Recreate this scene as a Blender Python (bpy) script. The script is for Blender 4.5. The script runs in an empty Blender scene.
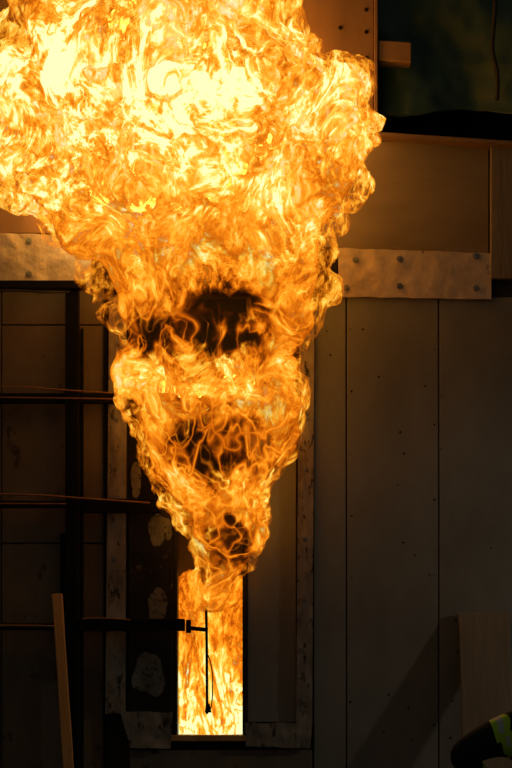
import bpy, bmesh, math, random
import numpy as np
from mathutils import Vector, Matrix, noise
random.seed(4)
D=16.0; EYE=1.7
def P(px,py,y=0.0):
    s=(D+y)/D
    return Vector(((px-256)/100*s, y, EYE+((768-py)/100+1-EYE)*s))
scn=bpy.context.scene
scn.view_settings.view_transform='Standard'
scn.view_settings.look='None'
try: scn.cycles.transparent_max_bounces=24
except Exception: pass

# ---------------- materials ----------------
def nd(nt,t,**k):
    n=nt.nodes.new(t)
    for a,b in k.items(): setattr(n,a,b)
    return n
def surf(name,c1,c2,rough=.6,metal=0.0,scale=3.0,bump=.2,bscale=30,stretch=(1,1,1),c3=None,t3=.62,spec=.3):
    m=bpy.data.materials.new(name); m.use_nodes=True; nt=m.node_tree; L=nt.links
    b=nt.nodes['Principled BSDF']
    tc=nd(nt,'ShaderNodeTexCoord'); mp=nd(nt,'ShaderNodeMapping'); mp.inputs['Scale'].default_value=stretch
    L.new(tc.outputs['Object'],mp.inputs[0])
    n=nd(nt,'ShaderNodeTexNoise'); n.inputs['Scale'].default_value=scale; n.inputs['Detail'].default_value=6; n.inputs['Roughness'].default_value=.65
    L.new(mp.outputs[0],n.inputs['Vector'])
    r=nd(nt,'ShaderNodeValToRGB'); e=r.color_ramp.elements
    e[0].position=.3; e[0].color=(*c1,1); e[1].position=.7; e[1].color=(*c2,1)
    L.new(n.outputs['Fac'],r.inputs[0])
    col=r.outputs[0]
    if c3:
        n2=nd(nt,'ShaderNodeTexNoise'); n2.inputs['Scale'].default_value=scale*2.3; n2.inputs['Detail'].default_value=7; n2.inputs['Roughness'].default_value=.7
        L.new(mp.outputs[0],n2.inputs['Vector'])
        r2=nd(nt,'ShaderNodeValToRGB'); r2.color_ramp.elements[0].position=t3-.02; r2.color_ramp.elements[1].position=t3+.03
        L.new(n2.outputs['Fac'],r2.inputs[0])
        mx=nd(nt,'ShaderNodeMix',data_type='RGBA'); L.new(r2.outputs[0],mx.inputs['Factor']); L.new(col,mx.inputs[6]); mx.inputs[7].default_value=(*c3,1)
        col=mx.outputs[2]
    L.new(col,b.inputs['Base Color'])
    b.inputs['Roughness'].default_value=rough; b.inputs['Metallic'].default_value=metal
    b.inputs['Specular IOR Level'].default_value=spec
    nb=nd(nt,'ShaderNodeTexNoise'); nb.inputs['Scale'].default_value=bscale; nb.inputs['Detail'].default_value=4
    L.new(mp.outputs[0],nb.inputs['Vector'])
    bp=nd(nt,'ShaderNodeBump'); bp.inputs['Strength'].default_value=bump; bp.inputs['Distance'].default_value=.02
    L.new(nb.outputs['Fac'],bp.inputs['Height']); L.new(bp.outputs[0],b.inputs['Normal'])
    return m
M={}
M['back']=surf('wall_dark',(.03,.027,.022),(.06,.052,.04),.7)
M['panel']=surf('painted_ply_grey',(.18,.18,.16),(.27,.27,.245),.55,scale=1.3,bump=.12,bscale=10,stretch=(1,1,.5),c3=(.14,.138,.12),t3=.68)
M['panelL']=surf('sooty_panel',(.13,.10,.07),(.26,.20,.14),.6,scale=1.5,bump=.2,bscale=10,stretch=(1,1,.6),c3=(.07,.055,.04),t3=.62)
M['ply']=surf('plywood_brown',(.19,.115,.06),(.31,.19,.10),.6,scale=2,bump=.15,bscale=16,stretch=(1,1,.3))
M['plyH']=surf('plywood_horizontal',(.17,.13,.085),(.25,.20,.135),.6,scale=2,bump=.15,bscale=12,stretch=(.4,1,1.2))
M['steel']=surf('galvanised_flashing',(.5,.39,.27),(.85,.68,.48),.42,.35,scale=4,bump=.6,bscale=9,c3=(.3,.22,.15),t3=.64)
M['strip']=surf('weathered_strip',(.12,.10,.08),(.46,.40,.33),.5,.3,scale=5,bump=.5,bscale=14,stretch=(1,1,.4),c3=(.05,.04,.03),t3=.58)
M['char']=surf('charred_panel',(.008,.007,.006),(.03,.024,.018),.6,scale=3,bump=.6,bscale=10,c3=(.12,.1,.08),t3=.66)
M['smokedark']=surf('smoke_dark_wall',(.006,.005,.004),(.014,.012,.01),.85,scale=3,bump=.3,bscale=10)  # near-black wall colour standing in for dark smoke inside the flame cavities
M['flake']=surf('bare_paint_patch',(.12,.11,.09),(.28,.26,.22),.6,scale=8,bump=.3,bscale=20,c3=(.04,.035,.03),t3=.57)
M['black']=surf('black_steel',(.004,.004,.004),(.009,.008,.008),.6,.0,spec=.15)
M['copper']=surf('rusty_rod',(.3,.14,.06),(.45,.22,.1),.45,.5)
M['wood']=surf('pine_plank',(.50,.24,.07),(.70,.38,.13),.6,scale=4,bump=.3,bscale=25,stretch=(2,1,.2))
M['board']=surf('board_pale',(.16,.13,.09),(.26,.215,.155),.6,scale=3,bump=.25,bscale=20,stretch=(2,1,.25))
M['screw']=surf('screw_steel',(.25,.24,.22),(.4,.38,.35),.35,.8)
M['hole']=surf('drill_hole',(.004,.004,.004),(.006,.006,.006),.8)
M['tarp']=surf('green_tarp',(.045,.09,.075),(.07,.13,.11),.5,scale=3,bump=.3,bscale=10)
M['floor']=surf('concrete_floor',(.04,.038,.035),(.08,.075,.07),.6,scale=1.5,bump=.3)
M['fabric']=surf('turnout_fabric',(.012,.012,.014),(.02,.02,.022),.8,scale=40,bump=.3,bscale=150)
M['lime']=surf('lime_reflective_band',(.5,.8,.03),(.6,.95,.05),.4,scale=60,bump=.1)
M['silver']=surf('silver_band',(.6,.6,.55),(.7,.7,.65),.35,scale=60,bump=.1)
M['helmet']=surf('helmet_black',(.01,.01,.01),(.02,.02,.02),.25,scale=10,bump=.05)
M['skin']=surf('skin',(.45,.26,.18),(.5,.3,.2),.5,scale=10,bump=.05)
M['rubber']=surf('rubber',(.02,.02,.02),(.04,.04,.04),.6)
M['hose']=surf('hose_jacket',(.4,.1,.04),(.5,.15,.06),.7,scale=30)

# ---------------- helpers ----------------
def empty(name,loc=(0,0,0)):
    o=bpy.data.objects.new(name,None); scn.collection.objects.link(o); o.location=loc; return o
def obj(name,bm,mat,parent=None,smooth=False):
    me=bpy.data.meshes.new(name); bm.to_mesh(me); bm.free()
    o=bpy.data.objects.new(name,me); scn.collection.objects.link(o)
    mats=mat if isinstance(mat,(list,tuple)) else [mat]
    for x in mats: me.materials.append(x)
    if smooth:
        for p in me.polygons: p.use_smooth=True
    if parent: o.parent=parent
    return o
def hexa(bm,pts):
    v=[bm.verts.new(p) for p in pts]
    for f in ((0,1,2,3),(7,6,5,4),(0,4,5,1),(1,5,6,2),(2,6,7,3),(3,7,4,0)):
        bm.faces.new([v[i] for i in f])
def quadbox(name,c,y0,y1,mat,parent=None,bev=.006,seg=1):
    bm=bmesh.new(); q=[P(a,b,0) for a,b in c]
    pts=[(p.x,y0,p.z) for p in (q[3],q[2],q[1],q[0])]+[(p.x,y1,p.z) for p in (q[3],q[2],q[1],q[0])]
    hexa(bm,pts); bmesh.ops.recalc_face_normals(bm,faces=bm.faces)
    if bev: bmesh.ops.bevel(bm,geom=bm.edges[:],offset=bev,segments=seg,affect='EDGES')
    return obj(name,bm,mat,parent)
def box(name,x0,x1,z0,z1,y0,y1,mat,parent=None,bev=.006):
    return quadbox(name,[(x0,z0),(x1,z0),(x1,z1),(x0,z1)],y0,y1,mat,parent,bev)
def wavyplate(name,c,y,mat,parent,amp=.008,nx=60,nz=14,th=.012,jag=.01):
    TL,TR,BR,BL=[P(a,b) for a,b in c]
    bm=bmesh.new(); g=[]
    for j in range(nz+1):
        row=[]
        for i in range(nx+1):
            u=i/nx; v=j/nz
            p=(TL*(1-u)+TR*u)*(1-v)+(BL*(1-u)+BR*u)*v
            n=noise.noise(p*3.1)*.6+noise.noise(p*8+Vector((9,3,1)))*.4
            e=0
            if j in(0,nz) : e=noise.noise(p*6)*jag
            row.append(bm.verts.new((p.x,y-abs(amp*1.2)+n*amp,p.z+e)))
        g.append(row)
    for j in range(nz):
        for i in range(nx):
            bm.faces.new((g[j][i],g[j+1][i],g[j+1][i+1],g[j][i+1]))
    r=bmesh.ops.extrude_face_region(bm,geom=bm.faces[:])
    for v in r['geom']:
        if isinstance(v,bmesh.types.BMVert): v.co.y=y+th
    bmesh.ops.recalc_face_normals(bm,faces=bm.faces)
    return obj(name,bm,mat,parent)
def screws(name,pts,y,parent,r=.022,mat='screw'):
    bm=bmesh.new()
    for a,b in pts:
        p=P(a,b); 
        m=Matrix.Translation((p.x,y-.006,p.z))@Matrix.Rotation(math.pi/2,4,'X')
        bmesh.ops.create_cone(bm,cap_ends=True,segments=12,radius1=r*1.5,radius2=r*1.4,depth=.006,matrix=m)
        m=Matrix.Translation((p.x,y-.014,p.z))@Matrix.Rotation(math.pi/2,4,'X')
        bmesh.ops.create_cone(bm,cap_ends=True,segments=6,radius1=r*.7,radius2=r*.7,depth=.016,matrix=m)
    return obj(name,bm,M[mat],parent)
def tube(name,pts,r,mat,parent=None,smooth=True):
    cu=bpy.data.curves.new(name,'CURVE'); cu.dimensions='3D'; cu.bevel_depth=r; cu.bevel_resolution=3; cu.use_fill_caps=True
    s=cu.splines.new('POLY' if not smooth else 'NURBS'); s.points.add(len(pts)-1)
    for i,p in enumerate(pts): s.points[i].co=(*p,1)
    if smooth: s.use_endpoint_u=True; s.order_u=3
    o=bpy.data.objects.new(name,cu); scn.collection.objects.link(o); cu.materials.append(mat)
    dg=bpy.context.evaluated_depsgraph_get()
    me=bpy.data.meshes.new_from_object(o.evaluated_get(dg)); bpy.data.objects.remove(o)
    o=bpy.data.objects.new(name,me); scn.collection.objects.link(o)
    if not me.materials: me.materials.append(mat)
    for p in me.polygons: p.use_smooth=True
    if parent: o.parent=parent
    return o

# ---------------- shell ----------------
bm=bmesh.new(); hexa(bm,[(-14,-20,-.2),(14,-20,-.2),(14,-20,0),(-14,-20,0),(-14,4,-.2),(14,4,-.2),(14,4,0),(-14,4,0)])
bmesh.ops.recalc_face_normals(bm,faces=bm.faces); obj('floor',bm,M['floor'])

W=empty('wall_back')
B=M['back']; BT=868
box('backing_left',-700,174,-200,BT,0,.2,B,W,0)
box('backing_over_opening',174,244,-200,505,0,.2,B,W,0)
box('backing_under_opening',174,244,737,BT,0,.2,B,W,0)
box('backing_mid_top',244,376,-200,142,0,.2,B,W,0)
box('backing_right',244,1100,142,BT,0,.2,B,W,0)
box('backing_far_right_top',640,1100,-200,142,0,.2,B,W,0)
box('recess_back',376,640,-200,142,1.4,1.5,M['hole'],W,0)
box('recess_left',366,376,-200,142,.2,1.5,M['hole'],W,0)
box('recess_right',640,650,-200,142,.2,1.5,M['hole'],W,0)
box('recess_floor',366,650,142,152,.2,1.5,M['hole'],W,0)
for i,(a,b) in enumerate(((314,345.4),(347,437.6),(439.2,560),(562,680),(682,800))):
    box('panel_right_%d'%i,a,b,298,BT,-.03,0,M['panel'],W,.004)
box('panel_upper_right',241,488,143,256,-.035,0,M['plyH'],W,.004)
box('column_right',489.5,560,149,281,-.09,0,M['board'],W,.006)
box('panel_top_mid',240,373,-200,142,-.05,0,M['ply'],W,.005)
box('panel_top_mid_edge',373.6,377,-200,138,-.08,.2,M['ply'],W,.004)
box('panel_top_left',-300,60,-200,234,-.03,0,M['ply'],W,.005)
box('panel_top_left2',61,239,-200,234,-.03,0,M['ply'],W,.005)
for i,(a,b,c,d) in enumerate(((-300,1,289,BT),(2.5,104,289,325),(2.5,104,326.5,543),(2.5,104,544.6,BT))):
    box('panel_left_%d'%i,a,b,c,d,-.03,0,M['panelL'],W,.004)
box('panel_inner_right',247.5,296,435,722,-.03,0,M['panel'],W,.004)
box('panel_inner_right_dark',247.5,298,300,434,-.03,0,M['smokedark'],W,.004)  # dark panel added so no lit wall edge shows through the flame cavity
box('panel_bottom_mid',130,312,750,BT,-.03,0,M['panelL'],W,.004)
box('panel_behind_flame',129,247,300,504,-.03,0,M['smokedark'],W,.004)
random.seed(2)
pts=[(random.uniform(320,500),random.uniform(320,740)) for _ in range(26)]+[(349+random.uniform(-1,3),y) for y in range(330,760,62)]+[(434,y) for y in range(350,760,75)]
bm=bmesh.new()
for a,b in pts:
    p=P(a,b); bmesh.ops.create_cone(bm,cap_ends=True,segments=8,radius1=random.uniform(.006,.013),radius2=.005,depth=.006,matrix=Matrix.Translation((p.x,-.033,p.z))@Matrix.Rotation(math.pi/2,4,'X'))
obj('nail_marks',bm,M['hole'],W)
quadbox('wall_ledge_board',[(377,138),(700,160),(700,164),(377,142)],-.18,.3,M['ply'],None,.006)
screws('panel_bolts',[(366,12),(366,34),(366,60),(340,30),(352,110)],-.05,W,.014,'hole')

F=empty('metal_flashing_band')
wavyplate('plate_right',[(338,250),(490,255),(490.5,301),(338,298)],-.05,M['steel'],F,.014,80,22)
wavyplate('plate_left',[(-120,233),(92,237),(92,289),(-120,287)],-.05,M['steel'],F,.016,90,22)
wavyplate('plate_mid',[(92.5,237),(337,249),(337,298),(92.5,289)],-.045,M['smokedark'],F,.012,90,18)  # plate coloured near-black in place of smoke in the plume's gap
screws('screws',[(399,261),(399,288),(475,258),(475,290),(30,243),(30,276),(79,244),(355,262),(346,290)],-.075,F,.022)

FR=empty('window_1')
wavyplate('flashing_left',[(110,300),(127,300),(126,714),(106,714)],-.07,M['strip'],FR,.012,6,120,.06)
wavyplate('flashing_right',[(299,330),(314,330),(312,724),(296,724)],-.07,M['strip'],FR,.01,6,120,.06)
box('charred_board',129,173,505,713,-.06,0,M['char'],FR)
wavyplate('foot_plate_left',[(121,712),(173,712),(171,748),(131,748)],-.075,M['strip'],FR,.02,20,16)
wavyplate('foot_plate_right',[(245,723),(312,723),(310,748),(246,746)],-.075,M['strip'],FR,.02,24,14)
box('jamb_left',173.5,177.5,505,735,-.05,.25,M['char'],FR,.003)
box('jamb_right',242.5,246.5,505,735,-.06,.25,M['char'],FR,.003)
box('sill',171,247,735,741,-.09,.3,M['wood'],FR,.005)
box('sill_lower',171,247,741,749,-.04,.02,M['black'],FR,.005)
screws('frame_screws',[(118,345),(117,420),(117,500),(116,560),(115,620),(114,690),(306,350),(306,420),(305,470),(304,540),(304,600),(303,650),(303,700),(140,732),(160,735),(265,735),(295,734)],-.09,FR,.016,'screw')
def flake(name,px,py,rx,rz,y,seed):
    rnd=random.Random(seed); bm=bmesh.new(); p=P(px,py); vs=[]
    for k in range(60):
        a=k/60*math.tau; q=1+.5*noise.noise((math.cos(a)*.9+seed*5,math.sin(a)*.9,seed))+rnd.uniform(-.04,.04)
        vs.append(bm.verts.new((p.x+math.cos(a)*rx*q,y,p.z+math.sin(a)*rz*q)))
    f=bm.faces.new(vs); r=bmesh.ops.extrude_face_region(bm,geom=[f])
    for v in r['geom']:
        if isinstance(v,bmesh.types.BMVert): v.co.y+=.01
    bmesh.ops.recalc_face_normals(bm,faces=bm.faces)
    return obj(name,bm,M['flake'],FR)
flake('bare_patch_1',160,530,.11,.15,-.066,1); flake('bare_patch_2',158,604,.10,.16,-.066,2); flake('bare_patch_3',149,674,.15,.2,-.066,3)
flake('bare_patch_4',136,480,.05,.18,-.04,5)

C=empty('burn_chamber')
box('chamber_back',150,290,480,760,1.5,1.6,M['panelL'],C,0)
box('chamber_left',140,150,480,760,.2,1.6,M['panelL'],C,0)
box('chamber_right',290,300,480,760,.2,1.6,M['panelL'],C,0)
box('chamber_floor',140,300,738,748,.2,1.6,M['panelL'],C,0)
box('chamber_top',140,300,470,480,.2,1.6,M['panelL'],C,0)

R=empty('steel_pipe_rack')
def bar(n,x0,x1,z0,z1,y0,y1,m='black'): return box(n,x0,x1,z0,z1,y0,y1,M[m],R,.006)
bar('post',68,81,288,BT,-.24,-.12)
bar('top_arm',-200,88,288,296,-.30,-.2)
bar('arm_1',-200,118,396,406,-.16,-.10)
bar('arm_2',80,162,501,515,-.2,-.14)
bar('arm_2_left',-200,70,503,510,-.2,-.14)
bar('arm_3',82,186,620,632,-.26,-.18)
bar('arm_3_left',-200,70,624,631,-.2,-.14)
tube('rod_1',[P(-100,385,-.3),P(20,386,-.3),P(60,390,-.3),P(112,393,-.28)],.007,M['copper'],R)
tube('rod_2',[P(-100,396,-.26),P(115,399,-.26)],.008,M['copper'],R)
tube('rod_3',[P(-100,493,-.3),P(30,494,-.3),P(75,498,-.3),P(150,503,-.28)],.010,M['copper'],R)
tube('rod_4',[P(-100,503,-.3),P(66,504,-.3)],.009,M['copper'],R)
tube('rod_5',[P(-100,626,-.3),P(50,625,-.3),P(60,627,-.3)],.013,M['copper'],R)
tube('rod_6',[P(82,619,-.3),P(104,617,-.3),P(130,620,-.3)],.007,M['copper'],R)
tube('cable_top',[P(-100,290,-.32),P(20,290,-.32),P(45,293,-.32),P(70,292,-.32)],.01,M['rubber'],R)
bar('post_side',62,66,535,680,-.16,-.04)
box('thin_batten',81.5,84,330,BT,-.07,-.03,M['black'],R,.002)
box('frame_edge',104,108,300,BT,-.06,-.01,M['black'],FR,.002)

G=empty('ignition_lance')
tube('cross_tube',[P(189,628,-.22),P(198,629,-.22),P(208,630,-.22)],.022,M['black'],G)
box('clamp',187,192,621,634,-.27,-.19,M['black'],G,.005)
tube('stem',[P(206,606,-.22),P(207,640,-.22),P(207,714,-.2)],.014,M['black'],G)
tube('wire_loop',[P(208,655,-.22),P(212,664,-.22),P(213,690,-.22),P(211,712,-.22),P(207,712,-.22)],.006,M['black'],G)
bm=bmesh.new(); p=P(208,708,-.2); bmesh.ops.create_cone(bm,cap_ends=True,segments=14,radius1=.035,radius2=.016,depth=.09,matrix=Matrix.Translation(p)); obj('tip',bm,M['black'],G,True)

def leaning(name,a,b,w,th,mat):
    d=(a-b); L=d.length; z=d.normalized(); x=Vector((1,0,0)); x=(x-z*x.dot(z)).normalized(); y=z.cross(x)
    bm=bmesh.new(); bmesh.ops.create_cube(bm,size=1); bmesh.ops.scale(bm,vec=(w,th,L),verts=bm.verts)
    bmesh.ops.subdivide_edges(bm,edges=[e for e in bm.edges if abs((e.verts[0].co-e.verts[1].co).z)>.5],cuts=12)
    bmesh.ops.bevel(bm,geom=[e for e in bm.edges if e.calc_face_angle(0)>1],offset=.006,segments=1,affect='EDGES')
    for v in bm.verts: v.co.x+=noise.noise(v.co*2.2)*.012
    o=obj(name,bm,mat)
    o.matrix_world=Matrix.Translation((a+b)/2)@Matrix((x,y,z)).transposed().to_4x4()
    return o
t=P(57,594,-.36); bt=Vector((-1.72,-.75,0.04)); leaning('wood_plank',t,bt,.10,.05,M['wood'])
t=P(483,613,-.07); bt=Vector((2.27,-.78,.02)); leaning('leaning_plywood_board',t,bt,.50,.035,M['board'])

bm=bmesh.new(); g=[]
nx,nz=90,60
for j in range(nz+1):
    row=[]
    for i in range(nx+1):
        x=1.22+i/nx*2.4; z=8.95-j/nz*1.28*(1+.06*math.sin(i*.13))
        y=.34+.07*math.sin(x*5+z*2+1.5*noise.noise((x,z,0)))+.14*noise.noise((x*1.6,z*2.2,3))+.04*noise.noise((x*6,z*5,1))
        row.append(bm.verts.new((x,y,z)))
    g.append(row)
for j in range(nz):
    for i in range(nx): bm.faces.new((g[j][i],g[j+1][i],g[j+1][i+1],g[j][i+1]))
tp=obj('green_tarpaulin',bm,M['tarp'],None,True)
s=tp.modifiers.new('s','SOLIDIFY'); s.thickness=.01
quadbox('timber_block',[(378,42),(411,44),(411,64),(378,62)],-.05,.12,M['ply'],None,.01)
tube('hanging_cable',[P(497,-60,.12),P(495,20,.12),P(491,50,.12),P(499,75,.12),P(497,100,.12)],.022,M['rubber'])
H=empty('wall_bracket'); 
box('leaf',2,24,26,34,-.06,-.03,M['black'],H); box('arm',4,9,20,56,-.07,-.03,M['black'],H); box('tail',4,20,48,55,-.06,-.03,M['black'],H)

# ---------------- FIRE ----------------
def zz(py,y=-.7): return P(0,py,y).z
def fire_mat(name,alpha_lo,alpha_hi,strength,seed,zstops,splats,stretch=(1,1,.75),rim=.6,warpamt=1.0):
    m=bpy.data.materials.new(name); m.use_nodes=True; nt=m.node_tree; L=nt.links
    for n in list(nt.nodes): nt.nodes.remove(n)
    out=nd(nt,'ShaderNodeOutputMaterial')
    tc=nd(nt,'ShaderNodeTexCoord'); mp=nd(nt,'ShaderNodeMapping'); mp.inputs['Location'].default_value=(seed*3.7,seed*1.3,seed*2.9); mp.inputs['Scale'].default_value=stretch
    L.new(tc.outputs['Object'],mp.inputs[0])
    def noi(vec,sc,det,rough=.55,dist=0):
        n=nd(nt,'ShaderNodeTexNoise'); n.inputs['Scale'].default_value=sc; n.inputs['Detail'].default_value=det
        n.inputs['Roughness'].default_value=rough; n.inputs['Distortion'].default_value=dist
        L.new(vec,n.inputs['Vector']); return n
    def warp(vec,sc,amt,det=1):
        n=noi(vec,sc,det); s=nd(nt,'ShaderNodeVectorMath',operation='SUBTRACT'); s.inputs[1].default_value=(.5,.5,.5); L.new(n.outputs['Color'],s.inputs[0])
        k=nd(nt,'ShaderNodeVectorMath',operation='SCALE'); k.inputs['Scale'].default_value=amt; L.new(s.outputs[0],k.inputs[0])
        a=nd(nt,'ShaderNodeVectorMath',operation='ADD'); L.new(vec,a.inputs[0]); L.new(k.outputs[0],a.inputs[1]); return a.outputs[0]
    def mth(op,a,b=None,clamp=False):
        n=nd(nt,'ShaderNodeMath',operation=op); n.use_clamp=clamp
        for i,v in enumerate((a,b)):
            if v is None: continue
            if isinstance(v,(int,float)): n.inputs[i].default_value=v
            else: L.new(v,n.inputs[i])
        return n.outputs[0]
    def ss(v,lo,hi,a=0,b=1):
        n=nd(nt,'ShaderNodeMapRange',interpolation_type='SMOOTHSTEP'); L.new(v,n.inputs[0])
        n.inputs[1].default_value=lo; n.inputs[2].default_value=hi; n.inputs[3].default_value=a; n.inputs[4].default_value=b; return n.outputs[0]
    v0=mp.outputs[0]
    v1=warp(v0,1.3,.8*warpamt); v2=warp(v1,4.5,.15*warpamt)
    big=noi(v1,2.2,2).outputs['Fac']
    def ridge(vec,sc,det,pw,rough=.5):
        f=noi(vec,sc,det,rough).outputs['Fac']
        a=mth('ABSOLUTE',mth('SUBTRACT',f,.5)); r=mth('SUBTRACT',1,mth('MULTIPLY',a,4.0),True)
        return mth('POWER',r,pw)
    rA=ridge(v2,3.0,1.5,6)
    rB=ridge(v2,7.5,3,2.4,.6)
    fine=noi(v2,12.0,5,.66).outputs['Fac']
    sx=nd(nt,'ShaderNodeSeparateXYZ'); L.new(tc.outputs['Object'],sx.inputs[0])
    z0,z1=zstops[0][0],zstops[-1][0]
    zf=nd(nt,'ShaderNodeMapRange'); L.new(sx.outputs[2],zf.inputs[0]); zf.inputs[1].default_value=z0; zf.inputs[2].default_value=z1
    rp=nd(nt,'ShaderNodeValToRGB'); L.new(zf.outputs[0],rp.inputs[0]); cr=rp.color_ramp
    for i,(z,h,t) in enumerate(zstops):
        pos=(z-z0)/(z1-z0); c=(h/2,t,0,1)
        if i==0: cr.elements[0].position=0; cr.elements[0].color=c
        elif i==len(zstops)-1: cr.elements[-1].position=1; cr.elements[-1].color=c
        else: e=cr.elements.new(pos); e.color=c
    sc=nd(nt,'ShaderNodeSeparateColor'); L.new(rp.outputs[0],sc.inputs[0])
    heat=mth('MULTIPLY',sc.outputs[0],2.0); thin=sc.outputs[1]
    vflat=nd(nt,'ShaderNodeVectorMath',operation='MULTIPLY'); 
    vw=warp(tc.outputs['Object'],2.8,.5,2); L.new(vw,vflat.inputs[0]); vflat.inputs[1].default_value=(1,0,1)
    for x,z,rx,rz,dh,dt in splats:
        a=nd(nt,'ShaderNodeVectorMath',operation='SUBTRACT'); L.new(vflat.outputs[0],a.inputs[0]); a.inputs[1].default_value=(x,0,z)
        b=nd(nt,'ShaderNodeVectorMath',operation='MULTIPLY'); L.new(a.outputs[0],b.inputs[0]); b.inputs[1].default_value=(1/rx,0,1/rz)
        l=nd(nt,'ShaderNodeVectorMath',operation='LENGTH'); L.new(b.outputs[0],l.inputs[0])
        heat=mth('MULTIPLY',heat,ss(l.outputs['Value'],.5,1.35,1+dh,1))
        if dt: thin=mth('ADD',thin,ss(l.outputs['Value'],.5,1.35,dt,0),True)
    ge=nd(nt,'ShaderNodeNewGeometry'); sn=nd(nt,'ShaderNodeSeparateXYZ'); L.new(ge.outputs['Normal'],sn.inputs[0])
    heat=mth('MULTIPLY',heat,ss(mth('ABSOLUTE',sn.outputs[1]),0.0,.7,rim,1))
    dense=mth('ADD',mth('MULTIPLY',ss(big,.30,.70),.50),mth('ADD',mth('MULTIPLY',rB,.24),mth('MULTIPLY',ss(fine,.30,.74),.50)))
    sparse=mth('ADD',mth('MULTIPLY',rA,.75),mth('MULTIPLY',mth('MULTIPLY',rB,ss(big,.45,.7)),.35))
    mixn=nd(nt,'ShaderNodeMix',data_type='FLOAT'); L.new(thin,mixn.inputs[0]); L.new(dense,mixn.inputs[2]); L.new(sparse,mixn.inputs[3])
    t=mth('MULTIPLY',mixn.outputs[0],heat)
    ramp=nd(nt,'ShaderNodeValToRGB'); cr=ramp.color_ramp
    stops=[(0,(.03,.004,0)),(.20,(.20,.030,.001)),(.38,(.62,.115,.002)),(.55,(.98,.27,.008)),(.72,(1.0,.46,.03)),(.86,(1.0,.70,.13)),(1,(1.0,.95,.46))]
    cr.elements[0].position=0; cr.elements[0].color=(*stops[0][1],1); cr.elements[1].position=1; cr.elements[1].color=(*stops[-1][1],1)
    for p,c in stops[1:-1]:
        e=cr.elements.new(p); e.color=(*c,1)
    L.new(t,ramp.inputs[0])
    em=nd(nt,'ShaderNodeEmission'); L.new(ramp.outputs[0],em.inputs[0]); em.inputs[1].default_value=strength
    tr=nd(nt,'ShaderNodeBsdfTransparent')
    al=ss(t,alpha_lo,alpha_hi)
    mx=nd(nt,'ShaderNodeMixShader'); L.new(al,mx.inputs[0]); L.new(tr.outputs[0],mx.inputs[1]); L.new(em.outputs[0],mx.inputs[2])
    L.new(mx.outputs[0],out.inputs[0])
    m.cycles.emission_sampling='NONE'
    return m

OUT=[(-120,110,230),(-90,70,270),(-50,45,290),(0,32,292),(20,22,292),(40,14,296),(60,10,320),(80,4,348),(100,0,366),(130,-2,370),(150,0,364),(180,5,358),(205,10,350),(222,38,342),(235,72,336),(250,80,334),(270,88,336),(290,94,336),(310,108,330),(330,111,322),(350,111,310),(370,109,304),(395,112,306),(410,126,302),(430,131,297),(450,132,296),(470,138,289),(490,152,278),(510,170,274),(530,182,270),(550,190,264),(568,192,250),(585,194,240),(610,192,232)]
ys=np.array([o[0] for o in OUT],float); ls=np.array([o[1] for o in OUT],float); rs=np.array([o[2] for o in OUT],float)
def depth(py):
    return float(np.interp(py,[-120,0,120,220,300,400,480,560,610],[.5,.95,1.15,.85,.6,.5,.4,.22,.12]))
def ring(py):
    l=np.interp(py,ys,ls); r=np.interp(py,ys,rs); d=depth(py); cy=-(d+.16)
    if py>540: cy=-d-.16+ (py-540)/70*.16
    return l,r,d,cy
hz={620:1.05,560:1.05,480:1.05,400:1.05,340:1.0,300:1.0,240:1.02,150:1.2,0:1.02,-120:.9}
tz={600:.45,560:.5,500:.4,430:.35,400:.15,385:.1,360:.4,330:.5,300:.3,250:.15,220:0}
ZS=[]
for q in (610,560,500,430,400,385,360,330,300,250,220,150,0,-120):
    ZS.append((zz(q),float(np.interp(q,sorted(hz),[hz[k] for k in sorted(hz)])),float(np.interp(q,sorted(tz),[tz[k] for k in sorted(tz)]))))
SP=[]
for px,py,rx,ry,dh,dt in ((226,300,44,30,-.9,.6),(165,330,42,24,-.45,.6),(217,442,54,34,-.45,.9),(232,532,26,20,-.45,.7),(235,348,40,10,-.5,.4),
        (110,140,110,80,.28,0),(185,50,50,18,-.25,0),(245,30,60,24,-.25,0),(200,260,80,20,-.2,0)):
    p=P(px,py,-.9); SP.append((p.x,p.z,rx/100,ry/100,dh,dt))
FIRE=empty('fire_plume')
def finish(o,name):
    dg=bpy.context.evaluated_depsgraph_get(); me=bpy.data.meshes.new_from_object(o.evaluated_get(dg)); bpy.data.objects.remove(o)
    for p in me.polygons: p.use_smooth=True
    o=bpy.data.objects.new(name,me); me.name=name; scn.collection.objects.link(o); o.parent=FIRE
    return me
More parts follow.
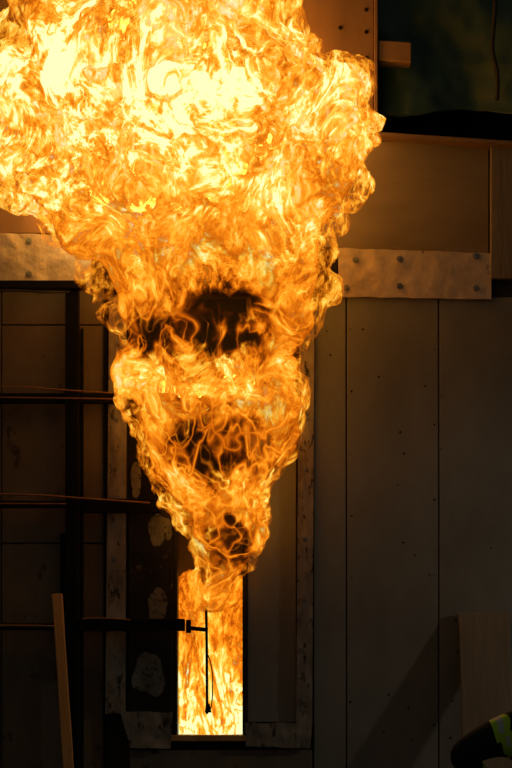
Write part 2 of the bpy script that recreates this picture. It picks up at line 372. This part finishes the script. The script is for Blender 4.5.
def shell(name,scale,seed,nl,lump,voxel,disp,mat):
    rnd=random.Random(seed); bm=bmesh.new(); rings=[]
    for py in np.arange(-118,611,13.0):
        l,r,d,cy=ring(py); cx=(l+r)/2; hw=max((r-l)/2*scale-5,4); d2=max(d*scale-.05,.05)
        vs=[]
        for k in range(28):
            a=k/28*math.tau; y=cy+d2*math.sin(a); p=P(cx+hw*math.cos(a),py,cy); vs.append(bm.verts.new((p.x,y,p.z)))
        rings.append(vs)
    for a,b in zip(rings,rings[1:]):
        for k in range(28): bm.faces.new((a[k],a[(k+1)%28],b[(k+1)%28],b[k]))
    bm.faces.new(rings[0]); bm.faces.new(rings[-1][::-1])
    for _ in range(nl):
        py=rnd.choice([rnd.uniform(-100,230),rnd.uniform(-60,600)]); l,r,d,cy=ring(py); a=rnd.uniform(0,math.tau)
        hw=(r-l)/200*scale; rr=min(rnd.uniform(.10,.34)*lump,hw*.8,d*.75*scale)
        c=P((l+r)/2,py,cy); q=Vector((c.x+(hw-rr*.72)*math.cos(a),cy+(d*scale-rr*.75)*math.sin(a),c.z))
        bmesh.ops.create_icosphere(bm,subdivisions=2,radius=rr,matrix=Matrix.Translation(q)@Matrix.Diagonal((1,1,rnd.uniform(.8,1.3),1)))
    bmesh.ops.recalc_face_normals(bm,faces=bm.faces)
    o=obj(name+'_tmp',bm,mat)
    rm=o.modifiers.new('r','REMESH'); rm.mode='VOXEL'; rm.voxel_size=voxel
    for i,(sc,st) in enumerate(disp):
        tx=bpy.data.textures.new(name+str(i),'CLOUDS'); tx.noise_scale=sc; tx.noise_depth=3; tx.noise_basis='IMPROVED_PERLIN'
        dm=o.modifiers.new('d%d'%i,'DISPLACE'); dm.texture=tx; dm.strength=st; dm.mid_level=.5; dm.texture_coords='GLOBAL'
    me=finish(o,name)
    n=len(me.vertices); co=np.empty(n*3); me.vertices.foreach_get('co',co); co=co.reshape(-1,3)
    co[:,1]=np.minimum(co[:,1],-.14); me.vertices.foreach_set('co',co.ravel()); me.update()
mo=fire_mat('flame_outer',.20,.95,1.2,1,ZS,SP)
mi=fire_mat('flame_inner',.05,.50,1.05,5,ZS,SP[:5])
mc=fire_mat('flame_chamber',.05,.40,1.2,8,[(zz(745,0),2.0,0),(zz(705,0),1.55,0),(zz(640,0),1.0,0),(zz(560,0),.8,.3)],[],stretch=(1.3,1,.45),warpamt=.6)
shell('outer_flame_sheet',1.0,11,260,.95,.04,[(.5,.26),(.14,.15)],mo)
shell('inner_flame_body',.88,23,120,1.0,.06,[(.5,.22),(.2,.12)],mi)
def blobs(name,lst,mat,vox,dsc,dst):
    bm=bmesh.new()
    for q,rr,st in lst: bmesh.ops.create_icosphere(bm,subdivisions=2,radius=rr,matrix=Matrix.Translation(q)@Matrix.Diagonal(st).to_4x4())
    o=obj('t',bm,mat)
    rm=o.modifiers.new('r','REMESH'); rm.mode='VOXEL'; rm.voxel_size=vox
    tx=bpy.data.textures.new(name,'CLOUDS'); tx.noise_scale=dsc
    dm=o.modifiers.new('d','DISPLACE'); dm.texture=tx; dm.strength=dst; dm.texture_coords='GLOBAL'
    return finish(o,name)
rnd=random.Random(9)
blobs('chamber_flame',[(P(rnd.uniform(172,250),rnd.uniform(590,735),0)+Vector((0,rnd.uniform(.35,.8),0)),rnd.uniform(.1,.22),(1,1,1.5)) for _ in range(60)],mc,.04,.15,.12)
mk=bpy.data.materials.new('added_wall_glow'); mk.use_nodes=True; nt=mk.node_tree  # constant emitter added behind the flame sheets to throw orange light on the wall
for n in list(nt.nodes): nt.nodes.remove(n)
ou=nd(nt,'ShaderNodeOutputMaterial'); em=nd(nt,'ShaderNodeEmission'); em.inputs[0].default_value=(1,.33,.04,1); em.inputs[1].default_value=11; nt.links.new(em.outputs[0],ou.inputs[0])
glow=[]
for py in range(-90,212,22):
    l,r,d,cy=ring(py)
    n=max(3,int((r-l-110)/30))
    for k in range(n):
        glow.append((P(l+56+(r-l-112)*k/max(n-1,1),py+rnd.uniform(-6,6),-.40),rnd.uniform(.11,.17),(1.1,.8,1.1)))
for k in range(6): glow.append((P(165+k*17,386+rnd.uniform(-6,6),-.30),.085,(1.1,.8,1)))
blobs('added_wall_glow',glow,mk,.05,.2,.06)  # added light-giving blobs, mostly hidden by the plume

# ---------------- firefighter ----------------
FX,FY=1.66,-7.0
FF=empty('firefighter',(FX,FY,0))
def skin(name,verts,edges,rad,mat,sub=2,root=0):
    me=bpy.data.meshes.new(name); me.from_pydata(verts,edges,[]); o=bpy.data.objects.new(name,me); scn.collection.objects.link(o)
    sk=o.modifiers.new('s','SKIN'); sk.use_smooth_shade=True
    for i,r in enumerate(rad):
        rr=r if isinstance(r,tuple) else (r,r); me.skin_vertices[0].data[i].radius=rr
        me.skin_vertices[0].data[i].use_root=(i==root)
    sb=o.modifiers.new('b','SUBSURF'); sb.levels=sub; sb.render_levels=sub
    dg=bpy.context.evaluated_depsgraph_get(); m2=bpy.data.meshes.new_from_object(o.evaluated_get(dg)); bpy.data.objects.remove(o)
    o=bpy.data.objects.new(name,m2); scn.collection.objects.link(o); m2.materials.clear(); m2.materials.append(mat); o.parent=FF
    for p in m2.polygons: p.use_smooth=True
    return o
V=[(0,0,.95),(0,.01,1.12),(0,.02,1.32),(0,.02,1.48),(0,.03,1.60),
   (-.21,.01,1.54),(-.52,.05,1.37),(-.34,.33,1.25),
   (.21,.01,1.50),(.36,.10,1.22),(.12,.36,1.16),
   (-.11,0,.9),(-.14,.03,.5),(-.15,-.02,.12),(.11,0,.9),(.15,.02,.5),(.17,-.04,.12)]
E=[(0,1),(1,2),(2,3),(3,4),(3,5),(5,6),(6,7),(3,8),(8,9),(9,10),(0,11),(11,12),(12,13),(0,14),(14,15),(15,16)]
Rr=[(.17,.14),(.17,.14),(.19,.15),(.14,.12),.08,.12,.088,.06,.10,.078,.06,.12,.085,.075,.12,.085,.075]
body=skin('turnout_suit',V,E,Rr,M['fabric'],3)
body.data.materials.append(M['lime']); body.data.materials.append(M['silver'])
def seg_t(p,a,b):
    a=Vector(a);b=Vector(b);d=b-a;t=(p-a).dot(d)/d.dot(d); return t,(p-(a+d*t)).length
for f in body.data.polygons:
    c=f.center
    for a,b,lo,hi in ((V[5],V[6],.04,.32),(V[8],V[9],.15,.36),(V[6],V[7],.6,.85),(V[9],V[10],.6,.85)):
        t,dd=seg_t(c,a,b)
        if lo<t<hi and dd<.15: f.material_index=2 if abs(t-(lo+hi)/2)<.03 else 1
    if abs(c.z-1.2)<.035 and abs(c.x)<.25: f.material_index=1
    if abs(c.z-.35)<.035: f.material_index=1
for s,(bx,by) in (('l',(-.15,-.02)),('r',(.17,-.04))):
    skin('boot_'+s,[(bx,by,.25),(bx,by-.01,.07),(bx,by+.1,.055),(bx,by+.2,.045)],[(0,1),(1,2),(2,3)],[.085,.062,.055,.045],M['rubber'],2)
bm=bmesh.new(); bmesh.ops.create_uvsphere(bm,u_segments=28,v_segments=20,radius=1)
for v in bm.verts:
    x,y,z=v.co; jaw=1-.25*max(0,-z)
    v.co=Vector((x*.078*jaw,y*.098*(1-.1*max(0,-z))+.01*max(0,-z),z*.12))
    if y>.8 and -.3<z<.1 and abs(x)<.22: v.co.y+=.022*(1-abs(x)*4)*(1-abs(z+.15)*3)
bmesh.ops.translate(bm,verts=bm.verts,vec=(0,.04,1.71)); obj('head',bm,M['skin'],FF,True)
bm=bmesh.new()
for s in(-1,1):
    bmesh.ops.create_uvsphere(bm,u_segments=12,v_segments=8,radius=.013,matrix=Matrix.Translation((s*.03,.125,1.715)))
obj('eyes',bm,M['silver'],FF,True)
bm=bmesh.new()
for s in(-1,1): bmesh.ops.create_uvsphere(bm,u_segments=12,v_segments=8,radius=1,matrix=Matrix.Translation((s*.08,.03,1.71))@Matrix.Diagonal((.012,.02,.032,1)))
bmesh.ops.create_cube(bm,size=1,matrix=Matrix.Translation((0,.125,1.655))@Matrix.Diagonal((.045,.01,.008,1)))
obj('ears_and_mouth',bm,M['skin'],FF,True)
bm=bmesh.new(); prof=[(0,.17),(.06,.163),(.10,.14),(.125,.10),(.135,.05),(.138,.01),(.165,-.01),(.185,-.03),(.18,-.038),(.13,-.02)]
N=32; rg=[]
for r,z in prof:
    rg.append([bm.verts.new((r*.92*math.cos(k/N*math.tau),r*(1.12+(.12 if z<0 and math.sin(k/N*math.tau)<0 else 0))*math.sin(k/N*math.tau),z)) for k in range(N)])
for a,b in zip(rg,rg[1:]):
    for k in range(N): bm.faces.new((a[k],a[(k+1)%N],b[(k+1)%N],b[k]))
bmesh.ops.remove_doubles(bm,verts=bm.verts,dist=.0005); bmesh.ops.recalc_face_normals(bm,faces=bm.faces)
bmesh.ops.translate(bm,verts=bm.verts,vec=(0,.03,1.75)); h=obj('helmet',bm,[M['helmet'],M['lime']],FF,True)
for f in h.data.polygons:
    a=math.atan2(f.center.y-.03,f.center.x)
    if 1.76<f.center.z<1.83 and (a%1.05)<.6: f.material_index=1
bm=bmesh.new(); rg=[]
for z,r in ((1.74,.125),(1.68,.16),(1.63,.21),(1.56,.26)):
    rg.append([bm.verts.new((r*math.cos(a),.02-r*.85*math.sin(a),z+.006*math.sin(a*9))) for a in [math.radians(-25+230*k/26) for k in range(27)]])
for a,b in zip(rg,rg[1:]):
    for k in range(26): bm.faces.new((a[k],a[k+1],b[k+1],b[k]))
o=obj('neck_cape',bm,M['fabric'],FF,True); s=o.modifiers.new('s','SOLIDIFY'); s.thickness=.008
def hand(name,w,dirv,side):
    w=Vector(w); d=Vector(dirv).normalized(); up=Vector((0,0,1)); sd=d.cross(up).normalized()*side
    k=w+d*.09; vs=[tuple(w),tuple(w+d*.05),tuple(k)]; es=[(0,1),(1,2)]; rd=[.038,(.048,.03),(.045,.024)]
    obs=skin(name+'_palm',vs,es,rd,M['rubber'],2)
    for i,L in enumerate((.075,.085,.08,.062)):
        b=w+d*.085+sd*(.030-.02*i); p1=b+d*L*.5+Vector((0,0,.008)); p2=p1+d*L*.2-Vector((0,0,L*.35)); p3=p2-d*L*.3-Vector((0,0,L*.12))
        skin(name+'_finger_%d'%i,[tuple(b-d*.03),tuple(b),tuple(p1),tuple(p2),tuple(p3)],[(0,1),(1,2),(2,3),(3,4)],[.011,.0115,.0105,.010,.008],M['rubber'],1)
    b=w+d*.03+sd*.035; skin(name+'_thumb',[tuple(w+d*.02),tuple(b),tuple(b+d*.03+sd*.02-Vector((0,0,.02))),tuple(b+d*.05-Vector((0,0,.045)))],[(0,1),(1,2),(2,3)],[.014,.014,.012,.010],M['rubber'],1)
hand('hand_l',(-.34,.33,1.25),(.55,.8,-.1),1); hand('hand_r',(.12,.36,1.16),(-.5,.8,-.05),-1)
tube('hose',[(-.25,.62,1.22),(-.12,.44,1.16),(0.06,.42,1.12),(.35,.35,1.0),(.55,0,.6),(.6,-.5,.12),(.9,-1.2,.05),(1.8,-1.6,.05)],.03,M['hose'],FF)
tube('nozzle',[(-.34,.74,1.26),(-.24,.60,1.22)],.035,M['black'],FF,False)
bm=bmesh.new(); bmesh.ops.create_cone(bm,cap_ends=True,segments=24,radius1=.075,radius2=.075,depth=.42,matrix=Matrix.Translation((0,-.22,1.2)))
bmesh.ops.create_uvsphere(bm,u_segments=24,v_segments=12,radius=.075,matrix=Matrix.Translation((0,-.22,1.41)))
obj('air_cylinder',bm,M['black'],FF,True)

# ---------------- lights ----------------
w=bpy.data.worlds.new('world'); scn.world=w; w.use_nodes=True; w.node_tree.nodes['Background'].inputs[0].default_value=(.85,.85,.72,1); w.node_tree.nodes['Background'].inputs[1].default_value=.034
ld=bpy.data.lights.new('flood','SPOT'); ld.energy=220; ld.color=(1,.84,.6); ld.spot_size=math.radians(48); ld.spot_blend=1; ld.shadow_soft_size=.12
lo=bpy.data.objects.new('work_floodlight',ld); scn.collection.objects.link(lo); lo.location=(9,-2.6,4.6)
lo.rotation_euler=(Vector((2.7,-.1,2.5))-lo.location).to_track_quat('-Z','Y').to_euler()

cd=bpy.data.cameras.new('camera'); cam=bpy.data.objects.new('camera',cd); scn.collection.objects.link(cam)
cam.location=(0,-D,EYE); cam.rotation_euler=(math.pi/2,0,0); cd.lens=36*D/7.68; cd.shift_y=(4.84-EYE)/7.68; scn.camera=cam
